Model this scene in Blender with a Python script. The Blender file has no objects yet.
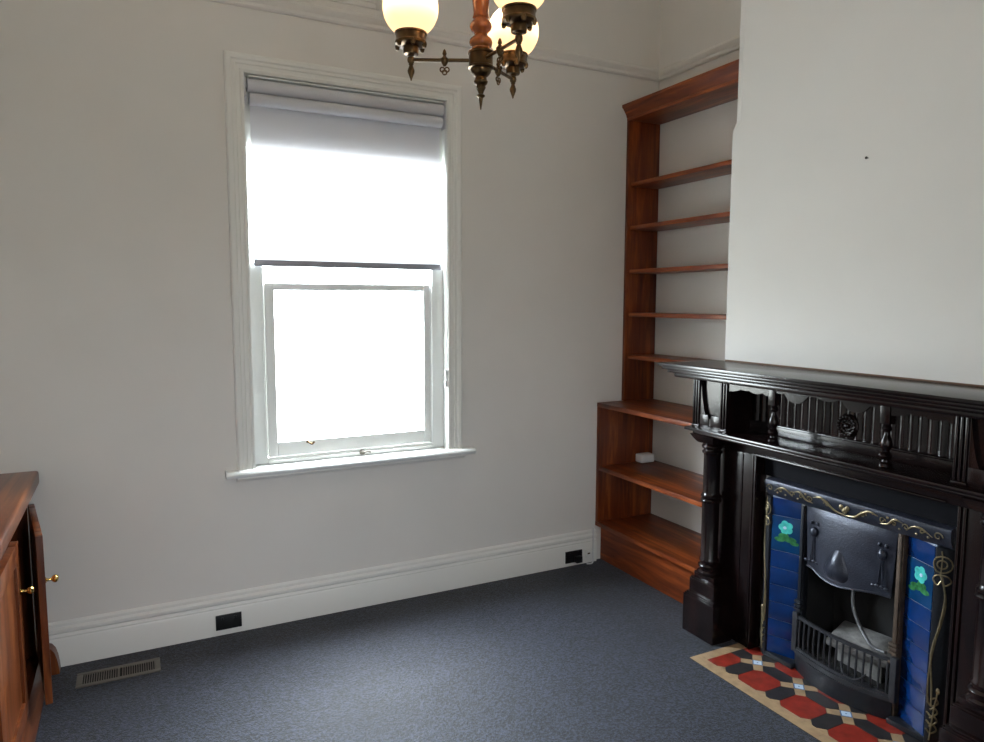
import bpy, bmesh, math, random
from math import pi, sin, cos, radians as R
from mathutils import Vector, Matrix

random.seed(7)
S = bpy.context.scene
COL = S.collection

# ------------------------------------------------------------------ materials
def new_mat(name):
    m = bpy.data.materials.new(name)
    m.use_nodes = True
    nt = m.node_tree
    b = nt.nodes['Principled BSDF']
    return m, nt, b

def simple(name, col, rough=0.5, metal=0.0, coat=0.0, bump=0.0, bscale=60, var=0.0, vscale=8, spec=0.5, stretch=(1, 1, 1)):
    m, nt, b = new_mat(name)
    b.inputs['Roughness'].default_value = rough
    b.inputs['Metallic'].default_value = metal
    b.inputs['Specular IOR Level'].default_value = spec
    b.inputs['Coat Weight'].default_value = coat
    b.inputs['Coat Roughness'].default_value = 0.12
    b.inputs['Base Color'].default_value = (*col, 1)
    tc = nt.nodes.new('ShaderNodeTexCoord')
    mp = nt.nodes.new('ShaderNodeMapping')
    mp.inputs['Scale'].default_value = stretch
    nt.links.new(tc.outputs['Object'], mp.inputs['Vector'])
    if var > 0:
        n = nt.nodes.new('ShaderNodeTexNoise')
        n.inputs['Scale'].default_value = vscale
        n.inputs['Detail'].default_value = 5
        nt.links.new(mp.outputs[0], n.inputs['Vector'])
        r = nt.nodes.new('ShaderNodeValToRGB')
        r.color_ramp.elements[0].position = 0.3
        r.color_ramp.elements[1].position = 0.7
        r.color_ramp.elements[0].color = (*[c * (1 - var) for c in col], 1)
        r.color_ramp.elements[1].color = (*[min(1, c * (1 + var)) for c in col], 1)
        nt.links.new(n.outputs['Fac'], r.inputs['Fac'])
        nt.links.new(r.outputs['Color'], b.inputs['Base Color'])
    if bump > 0:
        n2 = nt.nodes.new('ShaderNodeTexNoise')
        n2.inputs['Scale'].default_value = bscale
        n2.inputs['Detail'].default_value = 4
        nt.links.new(mp.outputs[0], n2.inputs['Vector'])
        bp = nt.nodes.new('ShaderNodeBump')
        bp.inputs['Strength'].default_value = bump
        bp.inputs['Distance'].default_value = 0.004
        nt.links.new(n2.outputs['Fac'], bp.inputs['Height'])
        nt.links.new(bp.outputs['Normal'], b.inputs['Normal'])
    return m

def wood(name, c0, c1, c2, axis='z', rough=0.4, coat=0.15, scale=1.0):
    """stained timber with grain running along one axis and the odd knot"""
    m, nt, b = new_mat(name)
    tc = nt.nodes.new('ShaderNodeTexCoord')
    mp = nt.nodes.new('ShaderNodeMapping')
    s = {'x': (1.2, 14, 14), 'y': (14, 1.2, 14), 'z': (14, 14, 1.2)}[axis]
    mp.inputs['Scale'].default_value = [k * scale for k in s]
    nt.links.new(tc.outputs['Object'], mp.inputs['Vector'])
    n = nt.nodes.new('ShaderNodeTexNoise')
    n.inputs['Scale'].default_value = 1.6
    n.inputs['Detail'].default_value = 7
    n.inputs['Roughness'].default_value = 0.62
    n.inputs['Distortion'].default_value = 0.7
    nt.links.new(mp.outputs[0], n.inputs['Vector'])
    r = nt.nodes.new('ShaderNodeValToRGB')
    e = r.color_ramp.elements
    e[0].position = 0.3; e[0].color = (*c0, 1)
    e[1].position = 0.72; e[1].color = (*c2, 1)
    k = e.new(0.52); k.color = (*c1, 1)
    nt.links.new(n.outputs['Fac'], r.inputs['Fac'])
    # knots
    mp2 = nt.nodes.new('ShaderNodeMapping')
    s2 = {'x': (3, 7, 7), 'y': (7, 3, 7), 'z': (7, 7, 3)}[axis]
    mp2.inputs['Scale'].default_value = s2
    nt.links.new(tc.outputs['Object'], mp2.inputs['Vector'])
    v = nt.nodes.new('ShaderNodeTexVoronoi')
    v.inputs['Scale'].default_value = 1.0
    nt.links.new(mp2.outputs[0], v.inputs['Vector'])
    kr = nt.nodes.new('ShaderNodeValToRGB')
    kr.color_ramp.elements[0].position = 0.05
    kr.color_ramp.elements[0].color = (0.25, 0.2, 0.2, 1)
    kr.color_ramp.elements[1].position = 0.17
    kr.color_ramp.elements[1].color = (1, 1, 1, 1)
    nt.links.new(v.outputs['Distance'], kr.inputs['Fac'])
    mx = nt.nodes.new('ShaderNodeMix'); mx.data_type = 'RGBA'; mx.blend_type = 'MULTIPLY'
    mx.inputs['Factor'].default_value = 0.8
    nt.links.new(r.outputs['Color'], mx.inputs[6])
    nt.links.new(kr.outputs['Color'], mx.inputs[7])
    nt.links.new(mx.outputs[2], b.inputs['Base Color'])
    b.inputs['Roughness'].default_value = rough
    b.inputs['Coat Weight'].default_value = coat
    b.inputs['Coat Roughness'].default_value = 0.14
    b.inputs['Specular IOR Level'].default_value = 0.30
    bp = nt.nodes.new('ShaderNodeBump')
    bp.inputs['Strength'].default_value = 0.12
    bp.inputs['Distance'].default_value = 0.002
    nt.links.new(n.outputs['Fac'], bp.inputs['Height'])
    nt.links.new(bp.outputs['Normal'], b.inputs['Normal'])
    return m

def carpet_mat():
    m, nt, b = new_mat('carpet')
    tc = nt.nodes.new('ShaderNodeTexCoord')
    n = nt.nodes.new('ShaderNodeTexNoise')
    n.inputs['Scale'].default_value = 110; n.inputs['Detail'].default_value = 3; n.inputs['Roughness'].default_value = 0.75
    nt.links.new(tc.outputs['Object'], n.inputs['Vector'])
    r = nt.nodes.new('ShaderNodeValToRGB')
    e = r.color_ramp.elements
    e[0].position = 0.42; e[0].color = (*CARPET[0], 1)
    e[1].position = 0.64; e[1].color = (*CARPET[1], 1)
    nt.links.new(n.outputs['Fac'], r.inputs['Fac'])
    n2 = nt.nodes.new('ShaderNodeTexNoise')
    n2.inputs['Scale'].default_value = 2.2; n2.inputs['Detail'].default_value = 4
    nt.links.new(tc.outputs['Object'], n2.inputs['Vector'])
    r2 = nt.nodes.new('ShaderNodeValToRGB')
    r2.color_ramp.elements[0].position = 0.3; r2.color_ramp.elements[0].color = (0.82, 0.82, 0.82, 1)
    r2.color_ramp.elements[1].position = 0.7; r2.color_ramp.elements[1].color = (1.12, 1.12, 1.12, 1)
    nt.links.new(n2.outputs['Fac'], r2.inputs['Fac'])
    mx = nt.nodes.new('ShaderNodeMix'); mx.data_type = 'RGBA'; mx.blend_type = 'MULTIPLY'
    mx.inputs['Factor'].default_value = 1
    nt.links.new(r.outputs['Color'], mx.inputs[6]); nt.links.new(r2.outputs['Color'], mx.inputs[7])
    nt.links.new(mx.outputs[2], b.inputs['Base Color'])
    b.inputs['Roughness'].default_value = 0.52
    b.inputs['Specular IOR Level'].default_value = 0.16
    b.inputs['Sheen Weight'].default_value = 0.1
    b.inputs['Sheen Roughness'].default_value = 0.6
    bp = nt.nodes.new('ShaderNodeBump'); bp.inputs['Strength'].default_value = 0.7; bp.inputs['Distance'].default_value = 0.006
    nt.links.new(n.outputs['Fac'], bp.inputs['Height'])
    nt.links.new(bp.outputs['Normal'], b.inputs['Normal'])
    return m

def translucent(name, col, trans, mix):
    m = bpy.data.materials.new(name); m.use_nodes = True
    nt = m.node_tree; nt.nodes.clear()
    o = nt.nodes.new('ShaderNodeOutputMaterial')
    d = nt.nodes.new('ShaderNodeBsdfDiffuse'); d.inputs['Color'].default_value = (*col, 1)
    t = nt.nodes.new('ShaderNodeBsdfTranslucent'); t.inputs['Color'].default_value = (*trans, 1)
    mx = nt.nodes.new('ShaderNodeMixShader'); mx.inputs[0].default_value = mix
    nt.links.new(d.outputs[0], mx.inputs[1]); nt.links.new(t.outputs[0], mx.inputs[2])
    nt.links.new(mx.outputs[0], o.inputs['Surface'])
    return m

def glass_mat():
    m = bpy.data.materials.new('window_glass'); m.use_nodes = True
    nt = m.node_tree; nt.nodes.clear()
    o = nt.nodes.new('ShaderNodeOutputMaterial')
    t = nt.nodes.new('ShaderNodeBsdfTransparent'); t.inputs['Color'].default_value = (.96, .98, .97, 1)
    g = nt.nodes.new('ShaderNodeBsdfGlossy'); g.inputs['Roughness'].default_value = 0.02
    mx = nt.nodes.new('ShaderNodeMixShader')
    mx.inputs[0].default_value = 0.035
    nt.links.new(t.outputs[0], mx.inputs[1]); nt.links.new(g.outputs[0], mx.inputs[2])
    nt.links.new(mx.outputs[0], o.inputs['Surface'])
    return m

def emit(name, col, s):
    m = bpy.data.materials.new(name); m.use_nodes = True
    nt = m.node_tree; nt.nodes.clear()
    o = nt.nodes.new('ShaderNodeOutputMaterial')
    e = nt.nodes.new('ShaderNodeEmission'); e.inputs['Color'].default_value = (*col, 1); e.inputs['Strength'].default_value = s
    nt.links.new(e.outputs[0], o.inputs['Surface'])
    return m

CARPET = ((0.0008, 0.001, 0.002), (0.036, 0.042, 0.069))
SKY = 84.0
BULB_W = 3.0
SUN = 12.0

M = {}
M['wall'] = simple('wall_paint', (0.745, 0.718, 0.680), 0.75, bump=0.06, bscale=40, var=0.02, vscale=3, spec=0.25)
M['wall2'] = simple('breast_paint', (0.765, 0.758, 0.742), 0.7, bump=0.05, bscale=40, var=0.015, vscale=3, spec=0.25)
M['ceil'] = simple('ceiling_paint', (0.8, 0.78, 0.72), 0.8)
M['trim'] = simple('trim_paint', (0.80, 0.79, 0.75), 0.38, bump=0.04, bscale=30, spec=0.4)
M['trimw'] = simple('window_paint', (0.82, 0.83, 0.81), 0.35, spec=0.4)
M['carpet'] = carpet_mat()
M['mahog'] = wood('dark_mahogany_upright', (0.003, 0.0016, 0.0017), (0.007, 0.003, 0.003), (0.018, 0.0055, 0.0045), 'z', 0.24, 0.22)
M['mahogy'] = wood('dark_mahogany_lengthwise', (0.003, 0.0016, 0.0017), (0.007, 0.003, 0.003), (0.018, 0.0055, 0.0045), 'y', 0.24, 0.22)
P0, P1, P2 = (0.050, 0.0085, 0.002), (0.15, 0.029, 0.006), (0.33, 0.082, 0.016)
M['pinez'] = wood('stained_pine_upright', P0, P1, P2, 'z')
M['piney'] = wood('stained_pine_lengthwise', P0, P1, P2, 'y')
C0, C1, C2 = (0.055, 0.012, 0.0035), (0.15, 0.038, 0.010), (0.28, 0.085, 0.022)
M['cabz'] = wood('warm_pine_upright', C0, C1, C2, 'z', 0.32, 0.2, 0.8)
M['caby'] = wood('warm_pine_lengthwise', C0, C1, C2, 'y', 0.32, 0.2, 0.8)
M['iron'] = simple('black_cast_iron', (0.014, 0.016, 0.021), 0.36, 0.3, bump=0.15, bscale=120, var=0.25, vscale=14)
M['irong'] = simple('worn_grey_iron', (0.032, 0.033, 0.039), 0.45, 0.4, bump=0.3, bscale=150, var=0.3, vscale=20)
M['ironb'] = simple('polished_blue_black_iron', (0.030, 0.034, 0.050), 0.28, 0.4, bump=0.3, bscale=190, var=0.25, vscale=18)
M['rust'] = simple('brown_rusty_iron', (0.07, 0.045, 0.03), 0.6, 0.2, var=0.4, vscale=15, bump=0.2)
M['soot'] = simple('soot', (0.010, 0.009, 0.009), 0.9, bump=0.3, bscale=30)
M['slip'] = simple('black_slate', (0.005, 0.005, 0.007), 0.6, spec=0.06)
M['gold'] = simple('aged_gilding', (0.27, 0.22, 0.13), 0.4, 0.8, var=0.3, vscale=40)
M['brass'] = simple('polished_brass', (0.72, 0.50, 0.16), 0.18, 1.0)
M['abrass'] = simple('antique_brass', (0.105, 0.062, 0.028), 0.3, 0.95, var=0.35, vscale=30)
M['stem'] = wood('varnished_red_wood', (0.10, 0.024, 0.004), (0.20, 0.055, 0.010), (0.30, 0.095, 0.018), 'z', 0.25, 0.35)
M['blue'] = simple('glazed_blue_tile', (0.0015, 0.020, 0.098), 0.12, coat=0.2, var=0.35, vscale=9)
M['bluef'] = simple('glazed_teal_blue_tile', (0.0015, 0.035, 0.115), 0.12, coat=0.2, var=0.3, vscale=9)
M['grout'] = simple('pale_grout', (0.22, 0.27, 0.36), 0.7)
M['petal'] = simple('turquoise_glaze', (0.06, 0.44, 0.40), 0.15, var=0.35, vscale=45)
M['leaf'] = simple('green_glaze', (0.03, 0.15, 0.05), 0.12, var=0.6, vscale=45)
M['tred'] = simple('red_hearth_tile', (0.20, 0.019, 0.011), 0.45, var=0.3, vscale=22, spec=.3)
M['tblk'] = simple('black_hearth_tile', (0.022, 0.020, 0.021), 0.45, var=0.3, vscale=20, spec=.3)
M['tbge'] = simple('buff_hearth_tile', (0.30, 0.20, 0.112), 0.5, var=0.22, vscale=25)
M['twht'] = simple('pale_blue_hearth_tile', (0.45, 0.56, 0.70), 0.3)
M['tblu'] = simple('blue_hearth_tile', (0.07, 0.14, 0.30), 0.3)
M['ash'] = simple('grey_ash_board', (0.16, 0.155, 0.15), 0.9, bump=0.6, bscale=90, var=0.35, vscale=30)
M['pipe'] = simple('dull_grey_pipe', (0.12, 0.12, 0.125), 0.4, 0.6)
M['blk'] = simple('black_plastic', (0.008, 0.008, 0.009), 0.3)
M['whp'] = simple('white_plastic', (0.72, 0.72, 0.72), 0.4)
M['vent'] = simple('beige_metal_grille', (0.15, 0.13, 0.11), 0.5, 0.2)
M['vshade'] = simple('duct_shade_black', (0.004, 0.004, 0.004), 0.9)
M['blind'] = translucent('blind_fabric', (0.86, 0.86, 0.90), (0.86, 0.86, 0.88), 0.34)
M['roll'] = simple('blind_roll', (0.62, 0.62, 0.66), 0.6)
M['bar'] = simple('grey_blind_bar', (0.30, 0.30, 0.34), 0.5)
M['glass'] = glass_mat()
M['globe'] = translucent('opal_globe_glass', (0.92, 0.80, 0.64), (1.0, 0.84, 0.68), 0.55)
M['bulb'] = emit('lamp_filament', (1.0, 0.72, 0.42), 8.0)
M['nail'] = simple('dark_nail', (0.05, 0.04, 0.04), 0.5, 0.5)
M['seal'] = simple('brown_scribe', (0.16, 0.09, 0.055), 0.6)

# ------------------------------------------------------------------ mesh builder
class MB:
    def __init__(s):
        s.bm = bmesh.new(); s.mi = 0
    def mat(s, i): s.mi = i; return s
    def _mark(s, faces):
        for f in faces: f.material_index = s.mi
    def box(s, x0, x1, y0, y1, z0, z1, bev=0.0, T=None, seg=2):
        before = set(s.bm.faces)
        vs = [s.bm.verts.new((x, y, z)) for x in (x0, x1) for y in (y0, y1) for z in (z0, z1)]
        idx = [(0, 1, 3, 2), (4, 6, 7, 5), (0, 4, 5, 1), (2, 3, 7, 6), (0, 2, 6, 4), (1, 5, 7, 3)]
        fs = [s.bm.faces.new([vs[i] for i in q]) for q in idx]
        if bev > 0:
            es = list({e for f in fs for e in f.edges})
            bmesh.ops.bevel(s.bm, geom=es, offset=bev, segments=seg, affect='EDGES', profile=0.6)
        new = [f for f in s.bm.faces if f not in before]
        s._mark(new)
        if T is not None:
            vv = list({v for f in new for v in f.verts})
            bmesh.ops.transform(s.bm, matrix=T, verts=vv)
        return s
    def prism(s, prof, axis, a0, a1, T=None):
        def P(u, v, a):
            return {'x': (a, u, v), 'y': (u, a, v), 'z': (u, v, a)}[axis]
        A = [s.bm.verts.new(P(u, v, a0)) for u, v in prof]
        B = [s.bm.verts.new(P(u, v, a1)) for u, v in prof]
        n = len(prof)
        fs = [s.bm.faces.new(A), s.bm.faces.new(B[::-1])]
        for i in range(n):
            fs.append(s.bm.faces.new((A[i], B[i], B[(i + 1) % n], A[(i + 1) % n])))
        s._mark(fs)
        if T is not None: bmesh.ops.transform(s.bm, matrix=T, verts=A + B)
        return s
    def lathe(s, prof, c, seg=24, T=None, cap=True):
        """prof: list of (r, z) ; revolved about vertical axis through c"""
        rings = []
        allv = []
        for r, z in prof:
            ring = [s.bm.verts.new((c[0] + r * cos(2 * pi * k / seg), c[1] + r * sin(2 * pi * k / seg), c[2] + z)) for k in range(seg)]
            rings.append(ring); allv += ring
        fs = []
        for a, b in zip(rings, rings[1:]):
            for k in range(seg):
                fs.append(s.bm.faces.new((a[k], a[(k + 1) % seg], b[(k + 1) % seg], b[k])))
        if cap:
            fs.append(s.bm.faces.new(rings[0][::-1])); fs.append(s.bm.faces.new(rings[-1]))
        s._mark(fs)
        if T is not None: bmesh.ops.transform(s.bm, matrix=T, verts=allv)
        return s
    def tube(s, pts, r, seg=8, smooth=True):
        pts = [Vector(p) for p in pts]
        if smooth and len(pts) > 2:
            q = []
            ext = [pts[0] * 2 - pts[1]] + pts + [pts[-1] * 2 - pts[-2]]
            for i in range(1, len(ext) - 2):
                p0, p1, p2, p3 = ext[i - 1:i + 3]
                for k in range(5):
                    t = k / 5
                    q.append(0.5 * ((2 * p1) + (p2 - p0) * t + (2 * p0 - 5 * p1 + 4 * p2 - p3) * t * t + (3 * p1 - p0 - 3 * p2 + p3) * t ** 3))
            q.append(pts[-1]); pts = q
        n = len(pts)
        rings = []
        nrm = None
        for i, p in enumerate(pts):
            t = (pts[min(i + 1, n - 1)] - pts[max(i - 1, 0)]).normalized()
            if nrm is None:
                up = Vector((0, 0, 1)) if abs(t.z) < 0.9 else Vector((1, 0, 0))
                nrm = t.cross(up).normalized()
            else:
                nrm = (nrm - t * nrm.dot(t)).normalized()
            bn = t.cross(nrm)
            rr = r(i / (n - 1)) if callable(r) else r
            rings.append([s.bm.verts.new(p + (nrm * cos(2 * pi * k / seg) + bn * sin(2 * pi * k / seg)) * rr) for k in range(seg)])
        fs = []
        for a, b in zip(rings, rings[1:]):
            for k in range(seg):
                fs.append(s.bm.faces.new((a[k], a[(k + 1) % seg], b[(k + 1) % seg], b[k])))
        fs.append(s.bm.faces.new(rings[0][::-1])); fs.append(s.bm.faces.new(rings[-1]))
        s._mark(fs)
        return s
    def ball(s, c, rx, ry=None, rz=None, seg=12, T=None):
        ry = rx if ry is None else ry; rz = rx if rz is None else rz
        n = seg // 2
        return s_lathe_ball(s, c, rx, ry, rz, seg, n)
    def grid(s, f, nu, nv):
        vs = [[s.bm.verts.new(f(i / nu, j / nv)) for j in range(nv + 1)] for i in range(nu + 1)]
        fs = []
        for i in range(nu):
            for j in range(nv):
                fs.append(s.bm.faces.new((vs[i][j], vs[i + 1][j], vs[i + 1][j + 1], vs[i][j + 1])))
        s._mark(fs)
        return s
    def poly(s, pts, dz=None):
        vs = [s.bm.verts.new(p) for p in pts]
        f = s.bm.faces.new(vs); s._mark([f])
        return s

def s_lathe_ball(s, c, rx, ry, rz, seg, n):
    rings = []
    top = s.bm.verts.new((c[0], c[1], c[2] + rz)); bot = s.bm.verts.new((c[0], c[1], c[2] - rz))
    for i in range(1, n):
        a = pi * i / n
        rings.append([s.bm.verts.new((c[0] + rx * sin(a) * cos(2 * pi * k / seg), c[1] + ry * sin(a) * sin(2 * pi * k / seg), c[2] + rz * cos(a))) for k in range(seg)])
    fs = []
    for k in range(seg):
        fs.append(s.bm.faces.new((top, rings[0][k], rings[0][(k + 1) % seg])))
        fs.append(s.bm.faces.new((bot, rings[-1][(k + 1) % seg], rings[-1][k])))
    for a, b in zip(rings, rings[1:]):
        for k in range(seg):
            fs.append(s.bm.faces.new((a[k], b[k], b[(k + 1) % seg], a[(k + 1) % seg])))
    s._mark(fs)
    return s

ORG = {}
def world_org(o): return ORG[o]

def obj(name, mb, mats, parent=None, smooth=True, recalc=True, angle=0.62):
    bm = mb.bm
    if recalc: bmesh.ops.recalc_face_normals(bm, faces=bm.faces[:])
    if smooth:
        for f in bm.faces: f.smooth = True
        for e in bm.edges:
            if len(e.link_faces) == 2:
                if e.calc_face_angle(0) > angle: e.smooth = False
    xs = [v.co for v in bm.verts]
    lo = [min(c[i] for c in xs) for i in range(3)]; hi = [max(c[i] for c in xs) for i in range(3)]
    org = Vector(((lo[0] + hi[0]) / 2, (lo[1] + hi[1]) / 2, lo[2]))
    for v in bm.verts: v.co -= org
    me = bpy.data.meshes.new(name)
    bm.to_mesh(me); bm.free()
    if not isinstance(mats, (list, tuple)): mats = [mats]
    for m in mats: me.materials.append(M[m] if isinstance(m, str) else m)
    o = bpy.data.objects.new(name, me); COL.objects.link(o)
    if parent is not None:
        o.parent = parent; o.location = org - ORG[parent]
    else:
        o.location = org
    ORG[o] = org
    return o

def tag(o, label, cat, group=None, kind=None):
    o['label'] = label; o['category'] = cat
    if group: o['group'] = group
    if kind: o['kind'] = kind
    return o

def thing(name, label, cat, loc, group=None):
    o = bpy.data.objects.new(name, None); COL.objects.link(o)
    o.location = loc; o.empty_display_size = 0.1
    ORG[o] = Vector(loc)
    return tag(o, label, cat, group)

def struct(name, mb, mats, label=None, cat=None, smooth=True):
    o = obj(name, mb, mats, None, smooth)
    o['kind'] = 'structure'
    if label: o['label'] = label
    if cat: o['category'] = cat
    return o

# ------------------------------------------------------------------ room shell
YW = 3.295           # face of the window wall
XB = 2.38            # face of the chimney breast
XA = 2.74            # face of the alcove wall
XL = -0.86           # left wall
YR = -0.60           # wall behind the camera
ZC = 3.45            # ceiling
CY = 1.697           # centre line of fireplace
OX0, OX1, OZ0, OZ1 = 0.472, 1.421, 0.742, 2.474    # window opening

struct('floor', MB().box(XL - .2, XA + .2, YR - .2, YW + .22, -0.06, 0), 'carpet', 'dark navy blue flecked carpet covering the whole floor', 'carpet')
struct('ceiling', MB().box(XL - .2, XA + .2, YR - .2, YW + .22, ZC, ZC + .1), 'ceil', 'cream painted ceiling', 'ceiling')
w = MB()
w.box(XL - .2, OX0, YW, YW + .22, 0, ZC).box(OX1, XA + .2, YW, YW + .22, 0, ZC)
w.box(OX0, OX1, YW, YW + .22, 0, OZ0).box(OX0, OX1, YW, YW + .22, OZ1, ZC)
struct('wall_back', w, 'wall', 'cream painted wall around the window', 'wall', smooth=False)
struct('wall_right', MB().box(XA, XA + .2, YR - .2, YW, 0, ZC), 'wall', 'cream alcove wall behind the shelves', 'wall')
struct('wall_left', MB().box(XL - .2, XL, YR - .2, YW, 0, ZC), 'wall', 'cream wall behind the low cabinet', 'wall')
# opening added in the unseen wall behind the viewer to bring in fill light
VX0, VX1, VZ0, VZ1 = .38, .62, 1.25, 2.05
w = MB()
w.box(XL, VX0, YR - .2, YR, 0, ZC).box(VX1, XA, YR - .2, YR, 0, ZC)
w.box(VX0, VX1, YR - .2, YR, 0, VZ0).box(VX0, VX1, YR - .2, YR, VZ1, ZC)
struct('wall_front', w, 'wall', 'cream wall behind the viewer', 'wall', smooth=False)

# chimney breast with the firebox opening; lower corner square, upper corner stop-chamfered
B0, B1 = 1.72 - 0.642, 1.72 + 0.642
FO0, FO1, FOZ = CY - 0.30, CY + 0.30, 0.70
w = MB()
ZS = 2.243
w.box(XB, XA, FO1, B1, 0, FOZ).box(XB, XA, B0, FO0, 0, FOZ)
w.box(XB + .30, XA, FO0, FO1, 0, FOZ)
w.box(XB, XA, B0, B1, FOZ, ZS)
def sect(c):
    return [(XB, B0), (XB, B1 - c), (XB + c * 0.25, B1 - c * 0.25), (XB + c, B1), (XA, B1), (XA, B0)]
c0, c1 = 0.006, 0.045
lv = [(ZS, c0), (ZS + .022, c1 * .75), (ZS + .03, c1), (ZC, c1)]
rings = [[w.bm.verts.new((x, y, z)) for x, y in sect(c)] for z, c in lv]
for a, b in zip(rings, rings[1:]):
    for k in range(6):
        w.bm.faces.new((a[k], a[(k + 1) % 6], b[(k + 1) % 6], b[k]))
w.bm.faces.new(rings[0][::-1]); w.bm.faces.new(rings[-1])
struct('wall_chimney', w, 'wall2', 'pale painted chimney breast above the dark mantelpiece', 'chimney breast', smooth=False)

# baseboard of window wall (profile in y,z)
bp = [(YW, 0), (YW - .022, 0), (YW - .022, .112), (YW - .018, .120), (YW - .019, .126), (YW - .013, .137), (YW - .016, .141), (YW - .022, .146), (YW - .022, .158),
      (YW - .016, .164), (YW - .012, .166), (YW - .012, .178), (YW - .006, .185), (YW, .187)]
struct('baseboard_back', MB().prism(bp, 'x', XL, 2.348), 'trim', 'tall cream moulded baseboard under the window', 'baseboard')
# picture rail
def rail(sign):
    return [(0, 2.742), (-.010, 2.742), (-.016, 2.750), (-.014, 2.764), (-.024, 2.775), (-.028, 2.786), (-.024, 2.797), (-.008, 2.806), (0, 2.806)]
struct('trim_1', MB().prism([(YW + y, z) for y, z in rail(1)], 'x', XL, XA), 'wall', 'cream picture rail above the window', 'picture rail')
struct('trim_2', MB().prism([(XA + y, z) for y, z in rail(1)], 'y', B1, YW), 'wall', 'cream picture rail above the bookshelves', 'picture rail')
struct('trim_3', MB().prism([(YW + .0, ZC), (YW, ZC - .12), (YW - .02, ZC - .115), (YW - .05, ZC - .06), (YW - .11, ZC - .02), (YW - .115, ZC)], 'x', XL, XA), 'ceil', 'plaster cornice along the window wall', 'cornice')

# plaster wall vent above the picture rail
wv = thing('wall_vent', 'cream plaster wall vent above the picture rail behind the left globe', 'wall vent', (.97, YW, 2.835))
v_ = MB()
v_.box(.83, .852, YW - .014, YW, 2.835, 3.0, .004).box(1.068, 1.09, YW - .014, YW, 2.835, 3.0, .004).box(.852, 1.068, YW - .014, YW, 2.835, 2.855, .004).box(.852, 1.068, YW - .014, YW, 2.98, 3.0, .004)
v_.box(.852, 1.068, YW - .004, YW, 2.855, 2.98)
obj('frame', v_, 'wall', wv)
v_ = MB()
for k in range(6):
    z_ = 2.862 + k * .0205
    v_.box(.853, 1.067, YW - .011, YW - .0045, z_, z_ + .008, .002)
obj('louvre', v_, 'wall', wv)

# ------------------------------------------------------------------ window
win = thing('window_1', 'white timber sash window glowing with daylight below its half-lowered blind', 'window', ((OX0 + OX1) / 2, YW, OZ0))
win['kind'] = 'structure'
# architrave: moulded profile mitred round three sides
def arch_profile():
    # (distance outward from inner edge, projection from wall)
    return [(0, 0), (0, .018), (.010, .020), (.016, .015), (.030, .015), (.034, .020), (.046, .020), (.052, .026), (.066, .028), (.074, .024), (.076, 0)]
a = MB()
prof = arch_profile()
path = [(OX0 - .0, .745, -1, 0), (OX0 - .0, OZ1 - .002, -1, 1), (OX1, OZ1 - .002, 1, 1), (OX1, .745, 1, 0)]
rings = []
for (x, z, dx, dz) in path:
    rings.append([a.bm.verts.new((x + dx * d, YW - p, z + dz * d)) for d, p in prof])
for r0, r1 in zip(rings, rings[1:]):
    for k in range(len(prof) - 1):
        a.bm.faces.new((r0[k], r0[k + 1], r1[k + 1], r1[k]))
for r0 in (rings[0], rings[-1]): a.bm.faces.new(r0)
obj('architrave', a, 'trim', win, angle=0.4)
# jamb linings
j = MB()
j.box(OX0 - .001, OX0 + .003, YW - .014, YW + .15, .745, OZ1).box(OX1 - .003, OX1 + .001, YW - .014, YW + .15, .745, OZ1)
j.box(OX0 + .003, OX1 - .003, YW - .014, YW + .15, OZ1 - .004, OZ1 + .001)
obj('jamb_lining', j, 'trimw', win)
# sill (stool) with apron moulding
st = [(YW + .15, .742), (YW + .15, .728), (YW - .05, .716), (YW - .056, .722), (YW - .058, .731), (YW - .054, .740), (YW - .046, .744)]
sl = MB().prism([(y, z) for y, z in st if y < YW + .001] + [(YW, .744)] if False else [(YW, .716), (YW - .05, .716), (YW - .056, .722), (YW - .058, .731), (YW - .054, .740), (YW - .046, .745), (YW, .745)], 'x', .345, 1.556)
sl.prism([(YW - .001, .716), (YW + .16, .716), (YW + .16, .748), (YW - .001, .745)], 'x', OX0 + .011, OX1 - .011)
obj('sill', sl, 'trimw', win)
obj('apron', MB().prism([(YW, .690), (YW - .012, .690), (YW - .016, .696), (YW - .034, .702), (YW - .038, .708), (YW - .036, .7155), (YW, .7155)], 'x', .392, 1.508), 'trim', win)
# fixed frame
FX0, FX1 = OX0 + .0035, OX1 - .0035
SX0, SX1, SZ0, SZ1 = .543, 1.348, .777, 1.578
fr = MB()
fr.box(FX0, SX0 - .004, YW + .040, YW + .12, .749, 1.668, .003).box(SX1 + .004, FX1, YW + .040, YW + .12, .749, 1.668, .003)
fr.box(FX0, FX0 + .014, YW + .060, YW + .12, 1.668, 2.18, .002).box(FX1 - .014, FX1, YW + .060, YW + .12, 1.668, 2.18, .002)
fr.box(SX0 - .004, SX1 + .004, YW + .040, YW + .12, .749, SZ0 - .004, .003)
fr.box(SX0 - .004, SX1 + .004, YW + .025, YW + .055, .749, SZ0 - .013, .004)
fr.box(FX0, FX1, YW + .044, YW + .12, 2.175, OZ1 - .005, .003)
for x in (SX0 - .012, SX1 + .006):     # bead around the sash
    fr.box(x, x + .006, YW + .034, YW + .041, .752, 1.66, .002)
obj('frame', fr, 'trimw', win)
sa = MB()
sa.box(SX0, .586, YW + .046, YW + .085, SZ0, SZ1, .004).box(1.314, SX1, YW + .046, YW + .085, SZ0, SZ1, .004)
sa.box(.586, 1.314, YW + .046, YW + .085, SZ0, .843, .004).box(.586, 1.314, YW + .046, YW + .085, 1.552, SZ1, .004)
sash = obj('sash', sa, 'trimw', win)
obj('pane', MB().box(.580, 1.320, YW + .064, YW + .068, .838, 1.557), 'glass', sash)
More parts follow.
